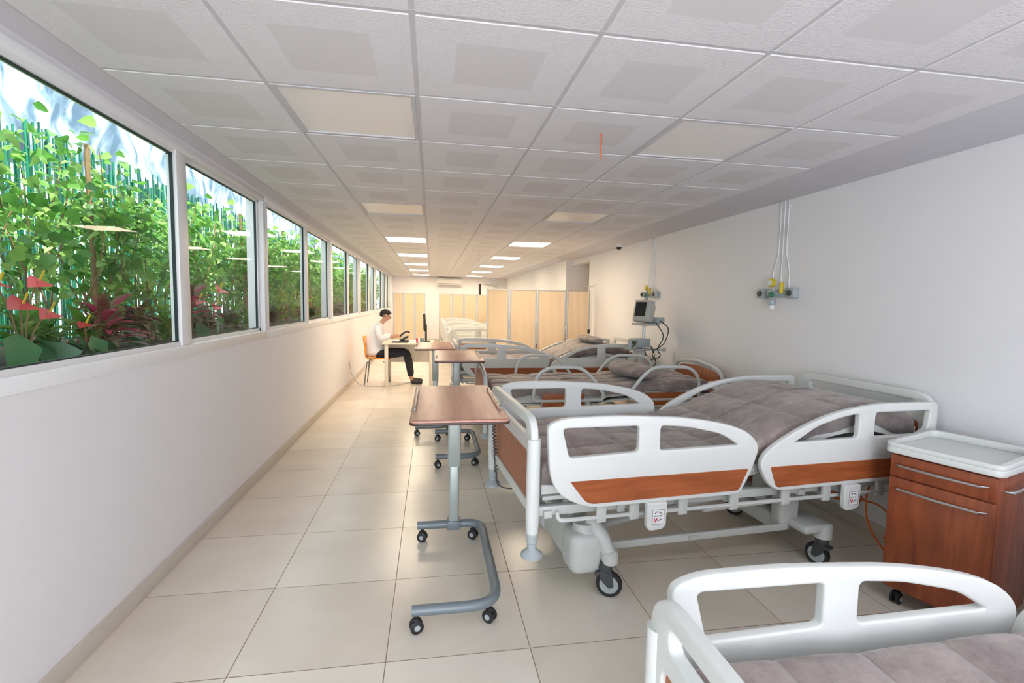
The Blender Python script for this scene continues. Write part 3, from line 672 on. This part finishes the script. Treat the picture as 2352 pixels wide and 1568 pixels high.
# ---------------------------------------------------------------- privacy screens
def screen(pts,h,lab,z0=.12):
    e=empty('privacy_screen',(pts[0][0],pts[0][1],0),lab,'privacy screen','beige folding privacy screens')
    o=Vector((pts[0][0],pts[0][1],0))
    for a,b in zip(pts[:-1],pts[1:]):
        A=Vector((a[0],a[1],0))-o;B=Vector((b[0],b[1],0))-o;d=(B-A).normalized();A=A+d*.022;B=B-d*.022
        bm=nb()
        for P in (A,B): tube(bm,[P+Vector((0,0,.05)),P+Vector((0,0,h))],.014,10)
        for z in (z0,h-.02): tube(bm,[A+Vector((0,0,z)),B+Vector((0,0,z))],.008,8)
        for P in (A,B): lathe(bm,P,[(.02,0),(.028,.01),(.02,.05)],'z',12)
        p=obj('screen_frame',bm,M['alpost'],parent=e)
        bm=nb();g=[];nn=30;nrm=Vector((-d.y,d.x,0))
        A2=A+d*.016;B2=B-d*.016
        for i in range(nn+1):
            t=i/nn; row=[]
            for k in range(9):
                z=z0+.01+(h-.04-z0)*k/8
                row.append(bm.verts.new(A2.lerp(B2,t)+Vector((0,0,z))+nrm*(.003*math.sin(t*19+.5*k))))
            g.append(row)
        for i in range(nn):
            for k in range(8): bm.faces.new((g[i][k],g[i+1][k],g[i+1][k+1],g[i][k+1]))
        obj('curtain_fabric',bm,M['fabric'],parent=p,smooth=80)
screen([(.97,8.75),(1.33,8.40),(1.83,8.44),(2.34,8.38),(2.80,8.42)],1.70,'beige fabric folding privacy screen with aluminium posts behind the beds')
screen([(.22,15.7),(.62,15.62),(1.02,15.7),(1.42,15.62),(1.80,15.7)],1.70,'beige fabric folding privacy screen at the far end of the room')
screen([(-1.2,15.7),(-.86,15.6),(-.52,15.72),(-.19,15.62)],1.70,'beige fabric folding privacy screen by the window wall')
e=empty('drip_stand',(2.69,8.15,0),'slim chrome drip stand with hooks beside the privacy screen','drip stand')
bm=nb(); tube(bm,[(0,0,.08),(0,0,1.76)],.009,10); tube(bm,rnd([(-.09,0,1.80),(-.08,0,1.76),(.08,0,1.76),(.09,0,1.80)],.02,4,False),.005,6)
for a in range(5):
    t=a*2*math.pi/5; tube(bm,[(0,0,.09),(.14*math.cos(t),.16*math.sin(t),.03)],.01,6)
obj('pole',bm,M['chrome'],parent=e)
bm=nb(); b2(bm,-.02,.02,-.03,.02,.95,1.02,bev=.008); obj('clamp',bm,M['black'],parent=e)
e=empty('air_conditioner',(.62,Y1,2.14),'white split air conditioner unit mounted high on the far wall','air conditioner')
bm=nb(); p=plate(rnd([(-.001,.15,0),(-.001,-.15,0),(-.12,-.15,0),(-.20,-.08,0),(-.21,.10,0),(-.16,.15,0)],[.0,.0,.04,.06,.05,.03]),[],.88,.006,1)
for v in p.verts: v.co=Vector((v.co.z,v.co.x,v.co.y))
add(bm,p); obj('casing',bm,M['alum'],parent=e)
bm=nb(); box(bm,(0,-.165,-.115),(.76,.01,.05),Matrix.Rotation(.8,4,'X')); obj('air_vent',bm,M['greyplastic'],parent=e)
bm=nb(); b2(bm,-.42,.42,-.214,-.21,-.055,-.045); obj('panel_seam',bm,M['darkgrey'],parent=e)

# ---------------------------------------------------------------- desk group
e=empty('desk',(-.38,8.72,0),'cream office desk with white legs at the end of the aisle','desk')
bm=nb(); b2(bm,-.44,.42,-.33,.36,.72,.75,bev=.004); obj('desktop',bm,M['desk'],parent=e)
for x,y in ((-.37,-.28),(.37,-.28),(-.37,.31),(.37,.31)):
    bm=nb(); b2(bm,x-.03,x+.03,y-.03,y+.03,0,.72,bev=.006); obj('leg',bm,M['desk'],parent=e)
bm=nb(); b2(bm,-.34,.34,.30,.315,.35,.715); obj('modesty_panel',bm,M['desk'],parent=e)
e=empty('computer_monitor',(-.12,8.72,.75),'black flat computer monitor seen edge-on on the desk','monitor')
bm=nb(); box(bm,(0,0,.34),(.035,.46,.30),Matrix.Rotation(-.06,4,'Y'),bev=.008); dp=obj('display',bm,M['black'],parent=e)
bm=nb(); b2(bm,-.1,.1,-.12,.12,0,.015,bev=.005); b2(bm,.01,.04,-.03,.03,.015,.3,bev=.005); obj('monitor_stand',bm,M['black'],parent=e)
bm=nb(); b2(bm,-.021,-.0175,-.21,.21,.21,.47); obj('screen_face',bm,M['screen'],parent=dp)
e=empty('desk_telephone',(-.47,8.62,.75),'black desk telephone with raised handset','telephone')
bm=nb(); box(bm,(0,0,.055),(.17,.2,.03),Matrix.Rotation(-.5,4,'Y'),bev=.008); b2(bm,-.04,.08,-.08,.08,0,.03,bev=.006); pb=obj('phone_body',bm,M['black'],parent=e)
bm=nb(); tube(bm,rnd([(-.06,-.06,.10),(-.03,-.06,.14),(.06,-.06,.19),(.10,-.06,.16)],.04,5,False),.014,8); obj('handset',bm,M['black'],parent=e)
bm=nb()
for k in range(4):
    for l in range(3): box(bm,(-.04+k*.025,-.03+l*.03,.064+k*.0135),(.014,.018,.008),Matrix.Rotation(-.5,4,'Y'))
obj('keypad',bm,M['greyplastic'],parent=pb)
bm=nb(); b2(bm,-.66,-.40,8.42,8.5,.751,.768,bev=.004); tag(obj('keyboard',bm,M['black']),'flat black keyboard on the desk edge','keyboard')
for k,(mm,nm) in enumerate((('red','red'),('paper','white'),('green','green'),('bluegrey','blue'))):
    bm=nb(); b2(bm,-.26+k*.035,-.23+k*.035,8.44,8.52,.751,.83,bev=.002); tag(obj('storage_box',bm,M[mm]),'small %s stationery box standing on the desk'%nm,'box','stationery boxes')
for k in range(2):
    bm=nb(); box(bm,(-.62+.3*k,8.88,.753+.0),(.21,.29,.003),Matrix.Rotation(.2*k,4,'Z')); tag(obj('paper_sheet',bm,M['paper']),'white sheet of paper lying on the desk','paper','papers on the desk')
bm=nb(); tube(bm,rnd([(-1.37,8.55,.42),(-1.33,8.5,.2),(-1.2,8.45,.02),(-.9,8.35,.012),(-.6,8.5,.012),(-.3,8.9,.012)],.15,6,False),.005,6)
tag(obj('power_cable',bm,M['greyplastic']),'thin grey power cable running from wall to desk','cable')
e=empty('orange_chair',(-.93,8.74,0),'orange plastic shell chair with grey metal legs','chair')
def shell():
    bm=nb(); path=rnd([(.22,0,.425),(.16,0,.445),(-.16,0,.43),(-.20,0,.50),(-.245,0,.84)],[0,.06,.10,.08,0],6,False)
    g=[];nn=12;nl=len(path)
    for i,p in enumerate(path):
        row=[]; w=.215 if i<nl-4 else .205
        for k in range(nn+1):
            t=k/nn*2-1; c=t*t
            back=min(1,max(0,(p.z-.45)/.15))
            row.append(bm.verts.new((p.x+back*.04*c,t*w,p.z+(1-back)*.03*c-(.03*t**4 if i==nl-1 else 0))))
        g.append(row)
    for i in range(nl-1):
        for k in range(nn): bm.faces.new((g[i][k],g[i+1][k],g[i+1][k+1],g[i][k+1]))
    return bm
s=obj('seat_shell',shell(),M['orange'],parent=e,smooth=70); so=s.modifiers.new('s','SOLIDIFY'); so.thickness=.012; so.offset=-1
for x,y in ((.17,-.19),(.17,.19),(-.17,-.19),(-.17,.19)):
    bm=nb(); tube(bm,[(x*.7,y*.7,.405),(x*.9,y*.95,.40),(x*1.15,y*1.1,.0)],.011,8); obj('leg',bm,M['bluegrey'],parent=e)

# ---------------------------------------------------------------- person
PX,PY=-.93,8.74
def skin(name,verts,edges,radii,mat,parent=None,lvl=2,rootv=0):
    me=D.meshes.new(name); me.from_pydata([Vector(v) for v in verts],edges,[])
    o=D.objects.new(name,me); COL.objects.link(o); o.location=(PX,PY,0) if parent is None else (0,0,0)
    if parent:o.parent=parent
    md=o.modifiers.new('skin','SKIN'); md.use_smooth_shade=True; md.branch_smoothing=.6
    for i,r in enumerate(radii):
        sv=me.skin_vertices[0].data[i]; sv.radius=(r,r) if isinstance(r,(int,float)) else r
        sv.use_root=(i==rootv)
    sb=o.modifiers.new('sub','SUBSURF'); sb.levels=lvl; sb.render_levels=lvl
    me.materials.append(mat); return o
V=[];E=[];R=[]
def va(p,r,prev=None):
    V.append(p);R.append(r)
    if prev is not None:E.append((prev,len(V)-1))
    return len(V)-1
pel=va((-.02,0,.53),(.10,.09)); wst=va((-.05,0,.70),(.09,.08),pel); ch=va((-.02,0,.91),(.10,.09),wst); up_=va((.03,0,1.01),(.08,.07),ch); nk=va((.085,0,1.085),.046,up_); nk2=va((.12,0,1.125),.048,nk)
hd=va((.155,0,1.16),(.070,.080),nk2); hd2=va((.16,0,1.225),(.080,.092),hd); hd3=va((.145,0,1.275),(.055,.06),hd2)
nose=va((.245,0,1.165),.011,hd)
for s in (-1,1):
    sh=va((.025,s*.15,1.00),.045,up_); sh2=va((.035,s*.195,.94),.042,sh); el=va((.07,s*.22,.81),.038,sh2); wr=va((.25,s*.14,.835),.028,el); pm=va((.30,s*.12,.845),(.020,.034),wr)
    pm2=va((.335,s*.115,.85),(.018,.036),pm)
    for f in range(4):
        dy=(f-1.5)*.021; a=va((.362,s*.115+dy,.852),.0095,pm2); b=va((.385-.004*abs(f-1.5),s*.115+dy,.842),.0088,a); c=va((.398-.004*abs(f-1.5),s*.115+dy*.9,.822),.0075,b)
    a=va((.315,s*.115-s*.045,.852),.011,pm); b=va((.35,s*.115-s*.055,.842),.009,a)
    hp=va((.02,s*.09,.51),.07,pel); th=va((.25,s*.10,.545),.068,hp); kn=va((.50,s*.10,.555),.055,th); cf=va((.54,s*.10,.38),.048,kn); an=va((.585,s*.10,.10),.034,cf); hl=va((.60,s*.10,.055),.032,an); to=va((.70,s*.10,.045),.030,hl); to2=va((.77,s*.10,.035),.020,to)
    va((.15,s*.10,1.19),.014,hd2)
man=skin('person',V,E,R,M['skin'])
tag(man,'person in white coat seated at the desk, head bent over papers','person')
def sub(name,items,mat,**k):
    return skin(name,[i[0] for i in items],[(i[2],n_) for n_,i in enumerate(items) if i[2] is not None],[i[1] for i in items],mat,parent=man,**k)
it=[((-.03,0,.47),(.19,.22),None),((-.05,0,.62),(.16,.19),0),((-.05,0,.76),(.14,.17),1),((-.02,0,.90),(.145,.17),2),((.02,0,1.0),(.13,.15),3),((.07,0,1.07),(.07,.07),4)]
for s in (-1,1):
    b=len(it); it+= [((.025,s*.15,1.0),.085,4),((.04,s*.20,.93),.070,b),((.07,s*.222,.815),.060,b+1),((.17,s*.18,.828),.048,b+2),((.235,s*.145,.834),.040,b+3)]
sub('white_coat',it,M['coat'])
it=[((.0,0,.52),(.09,.08),None)]
for s in (-1,1):
    b=len(it); it+=[((.05,s*.09,.525),.088,0),((.25,s*.10,.548),.086,b),((.495,s*.10,.558),.071,b+1),((.54,s*.10,.38),.064,b+2),((.58,s*.10,.13),.054,b+3)]
sub('trousers',it,M['trouser'])
for s in (-1,1):
    sub('shoe',[((.575,s*.10,.075),.045,None),((.61,s*.10,.05),.043,0),((.70,s*.10,.045),.042,1),((.78,s*.10,.036),.031,2)],M['shoe'])
RT=Matrix.Translation((.155,0,1.205))@Matrix.Rotation(math.radians(22),4,'Y')
bm=nb(); bmesh.ops.create_uvsphere(bm,u_segments=28,v_segments=20,radius=1)
for v in list(bm.verts):
    if (v.co.z<.12 and v.co.x>.05) or (v.co.z<-.15 and v.co.x>-.35) or v.co.z<-.7 or (v.co.x>.7 and v.co.z<.5): bm.verts.remove(v)
for v in bm.verts: v.co=RT@Vector((-.012+v.co.x*.100,v.co.y*.086,v.co.z*.092))
o=obj('hair',bm,M['hair'],parent=man,smooth=80); so=o.modifiers.new('s','SOLIDIFY'); so.thickness=.010; so.offset=0
for s in (-1,1):
    bm=nb(); p=RT@Vector((.080,s*.030,-.012)); lathe(bm,p,[(.002,-.004),(.006,0),(.002,.004)],'y',10); obj('eye',bm,M['black'],parent=man)
bm=nb(); box(bm,RT@Vector((.066,0,-.085)),(.010,.036,.005),bev=.002); obj('mouth',bm,M['lip'],parent=man)

# ---------------------------------------------------------------- garden
bm=nb(); b2(bm,-2.75,XL-WT,Y0,19,.9,1.14); struct(obj('garden_bed',bm,M['soil']))
rg=random.Random(5)
def leafmesh(name,leaves):
    vs=[];fs=[]
    for (p,d,n_,L,W,drop) in leaves:
        d=d.normalized(); s=d.cross(n_).normalized(); n_=s.cross(d)
        b=len(vs)
        vs+=[p, p+d*L*.25+s*W*.48+n_*W*.12, p+d*L*.25-s*W*.48+n_*W*.12, p+d*L*.30, p+d*L*.62+s*W*.36+n_*(W*.10-drop*L*.3), p+d*L*.62-s*W*.36+n_*(W*.10-drop*L*.3), p+d*L*.65-n_*drop*L*.3, p+d*L-n_*drop*L]
        fs+=[(b,b+1,b+3),(b,b+3,b+2),(b+1,b+4,b+6,b+3),(b+3,b+6,b+5,b+2),(b+4,b+7,b+6),(b+6,b+7,b+5)]
    me=D.meshes.new(name); me.from_pydata(vs,[],fs); me.polygons.foreach_set('use_smooth',[True]*len(fs)); return me
def rv(r,s=1): return Vector((r.gauss(0,s),r.gauss(0,s),r.gauss(0,s)))
def shrub_proto(seed,nl,h):
    r=random.Random(seed); lv=[]
    branches=[]
    bm=nb()
    for b in range(8):
        p=Vector((r.uniform(-.05,.05),r.uniform(-.08,.08),0)); pts=[p.copy()]
        d=Vector((r.uniform(-.15,.15),r.uniform(-.3,.3),1)).normalized()
        for k in range(7):
            d=(d+rv(r,.16)+Vector((0,0,.15))).normalized(); p=p+d*h/7*r.uniform(.8,1.1); p.x=min(max(p.x,-.25),.2); pts.append(p.copy())
        tube(bm,pts,[.007-.0007*k for k in range(8)],5); branches.append(pts)
    for i in range(nl):
        pts=r.choice(branches); t=(.30+.70*r.random()**.8)*6.99; k=int(t); q=pts[k].lerp(pts[k+1],t-k)
        off=Vector((r.gauss(0,.09),r.gauss(0,.13),r.gauss(0,.08))); q=q+off; q.x=min(max(q.x,-.38),.24)
        d=Vector((r.gauss(.3,.6),r.gauss(0,.7),r.gauss(-.35,.4))); n_=Vector((r.gauss(.4,.5),r.gauss(0,.5),r.gauss(.8,.4)))
        L=r.uniform(.034,.088); lv.append((q,d,n_,L,L*r.uniform(.6,.85),.25))
    st=D.meshes.new('s'); bm.to_mesh(st); bm.free(); st.materials.append(M['cane'])
    me=leafmesh('l',lv); me.materials.append(M['leaf']); return st,me
protos=[shrub_proto(s,n_,h) for s,n_,h in ((1,620,1.14),(2,720,1.24),(3,520,1.04),(4,680,1.19))]
y=1.2;k=0
while y<17.5:
    st,me=protos[k%4]; o=D.objects.new('leafy_shrub',me); COL.objects.link(o)
    o.location=(-2.02+rg.uniform(-.08,.06),y,1.14); sc=rg.uniform(.85,1.05); o.scale=(1,1,sc)
    tag(o,'leafy green climbing shrub growing in the garden bed outside','shrub','leafy garden shrubs')
    c=D.objects.new('stem',st); COL.objects.link(c); c.parent=o
    y+=rg.uniform(.45,.60); k+=1
def croton(seed,mat,n_,L0,L1,wr=.35):
    r=random.Random(seed); lv=[]
    for i in range(n_):
        a=r.uniform(0,6.28); el=r.uniform(.1,1.2); d=Vector((math.cos(a)*math.cos(el),math.sin(a)*math.cos(el),math.sin(el)))
        L=r.uniform(L0,L1); lv.append((Vector((0,0,r.uniform(.02,.2)))+d*.02,d,Vector((0,0,1))+rv(r,.15),L,L*wr,.35))
    me=leafmesh('c',lv); me.materials.append(mat); return me
cp=[croton(11,M['leafdark'],50,.12,.22,.5),croton(12,M['leafdark'],44,.14,.24,.55),croton(13,M['magenta'],34,.14,.25,.25),croton(14,M['leaf'],60,.08,.2,.4)]
y=1.5
while y<17:
    me=cp[rg.choice([0,1,0,3,3,1])]; o=D.objects.new('foliage_plant',me); COL.objects.link(o)
    o.location=(rg.uniform(-1.92,-1.84),y,1.14); o.rotation_euler=(0,0,rg.uniform(0,6.28)); s_=rg.uniform(.75,1.0); o.scale=(.8*s_,.8*s_,s_*.9)
    tag(o,'low dark leaved foliage plant with reddish leaves','plant','low foliage plants'); y+=rg.uniform(.2,.3)
for yy,zz in ((3.95,1.24),(3.0,1.16)):
    o=D.objects.new('cordyline',cp[2]); COL.objects.link(o); o.location=(-1.76,yy,zz); tag(o,'magenta leaved cordyline plant among the garden foliage','plant','magenta cordylines')
def anth(loc,seed,flowers,leaves):
    r=random.Random(seed); e=empty('anthurium',loc,'anthurium with glossy heart leaves and red flowers outside','flowering plant','red anthuriums')
    bm=nb(); lv=[];fl=[]
    def stem(t): tube(bm,rnd([(0,0,0),(t[0]*.4,t[1]*.4,t[2]*.7),t],.1,4,False),.004,5)
    sps=[]
    for t,L in leaves:
        t=Vector(t); stem(t); lv.append((t,Vector((t.x+.02,t.y,-.12)),Vector((.5,0,1))+rv(r,.15),L,L*.8,.2))
    for t,L in flowers:
        t=Vector(t); stem(t); L*=.9; fl.append((t+Vector((0,L*.4,0)),Vector((.02,-.12+r.uniform(-1,1)*.03,r.uniform(-.03,.01))),Vector((.5,0,1))+rv(r,.15),L,L*.85,.1)); sps.append(t)
    obj('stem',bm,M['cane'],parent=e); me=leafmesh('x',lv); me.materials.append(M['leafbig']); o=D.objects.new('leaf',me);COL.objects.link(o);o.parent=e
    me=leafmesh('x',fl); me.materials.append(M['spathe']); o=D.objects.new('flower_spathe',me);COL.objects.link(o);o.parent=e
    for t in sps:
        sp=nb(); tube(sp,[t+Vector((.01,0,.005)),t+Vector((.03,0,.05))],.005,6); obj('spadix',sp,M['yellow'],parent=e)
anth((-1.73,2.4,1.14),1,[((.02,-.14,.36),.12),((.03,-.04,.28),.16),((.0,.10,.38),.13),((.02,.12,.24),.12)],[((.02,-.05,.16),.22),((-.02,.1,.14),.2),((.03,.22,.10),.2),((-.05,-.2,.20),.2),((0,.35,.08),.18)])
anth((-1.73,2.8,1.14),2,[((.02,-.05,.18),.10)],[((.02,0,.12),.18),((-.02,.14,.12),.18),((.03,-.2,.10),.2),((0,.3,.10),.16)])
anth((-1.70,4.15,1.14),3,[((.04,.06,.39),.16),((.04,-.3,.30),.12),((.04,-.02,.26),.12)],[((.02,0,.16),.16),((-.02,.14,.2),.16),((.03,-.2,.12),.16)])
anth((-1.73,5.1,1.14),4,[((.02,.05,.26),.10)],[((.02,0,.16),.16),((-.02,.14,.2),.16)])
bm=nb(); y=Y0
while y<18.6:
    r_=rg.uniform(.005,.010); x=-2.62+rg.uniform(-.02,.02); lean=rg.uniform(-.03,.03)
    tube(bm,[(x,y,1.0),(x,y+lean,2.5+rg.uniform(-.12,.12))],r_,5); y+=r_*2+(rg.random()**4)*.022
tag(obj('cane_fence',bm,M['bamboo']),'green painted cane fence standing behind the garden plants','fence')
for k,yy in enumerate((2.35,3.1,4.2,5.4,6.8,8.1,9.6,11.5)):
    b=nb(); tube(b,[(-1.86,yy,1.14),(-1.9,yy+rg.uniform(-.05,.05),2.3)],.014,8); tag(obj('bamboo_stake',b,M['cane']),'thin brown bamboo plant stake standing in the garden bed','stake','bamboo plant stakes')
bm=nb();g=[]
for i in range(160):
    y=Y0+i*.14; row=[]
    for k in range(9):
        z=2.36+k*.16; row.append(bm.verts.new((-2.70+.025*math.sin(y*5+k)+.02*math.sin(y*11-k*2),y,z+.05*math.sin(y*3))))
    g.append(row)
for i in range(159):
    for k in range(8): bm.faces.new((g[i][k],g[i+1][k],g[i+1][k+1],g[i][k+1]))
tag(obj('shade_net',bm,M['net'],smooth=80),'wrinkled blue grey shade netting above the green cane fence','shade net')

# ---------------------------------------------------------------- lights
w=D.worlds.new('World'); bpy.context.scene.world=w; w.use_nodes=True
w.node_tree.nodes['Background'].inputs[0].default_value=(.86,.93,1,1); w.node_tree.nodes['Background'].inputs[1].default_value=4.0
sl=D.lights.new('sun','SUN'); sl.energy=10; sl.angle=.03; sl.color=(1,.95,.86); so=D.objects.new('sun',sl); COL.objects.link(so)
so.rotation_euler=Vector((.42,-.25,1)).to_track_quat('Z','Y').to_euler()
al=D.lights.new('fill_light','AREA'); al.shape='RECTANGLE'; al.size=2.2; al.size_y=1.7; al.energy=160; al.color=(.86,.91,1); ao=D.objects.new('fill_light',al); COL.objects.link(ao)  # added fill behind the camera, not a lamp of this room
ao.location=(.1,-3.0,1.25); ao.rotation_euler=(math.radians(97),0,math.radians(-16))

# ---------------------------------------------------------------- camera
yaw,pit,rol=.1636,.0802,-.0183
fwv=Vector((math.sin(yaw)*math.cos(pit),math.cos(yaw)*math.cos(pit),-math.sin(pit)))
r=Vector((math.cos(yaw),-math.sin(yaw),0)); dn=fwv.cross(r)
r2=r*math.cos(rol)+dn*math.sin(rol); d2=-r*math.sin(rol)+dn*math.cos(rol)
cam=D.cameras.new('camera'); co=D.objects.new('camera',cam); COL.objects.link(co)
cam.sensor_width=36; cam.lens=1123.58/2352*36; cam.clip_start=.05
co.matrix_world=Matrix((( r2.x,-d2.x,-fwv.x,0),(r2.y,-d2.y,-fwv.y,0),(r2.z,-d2.z,-fwv.z,1.4678),(0,0,0,1)))
bpy.context.scene.camera=co
try:
    bpy.context.scene.view_settings.view_transform='Standard'
except Exception: pass
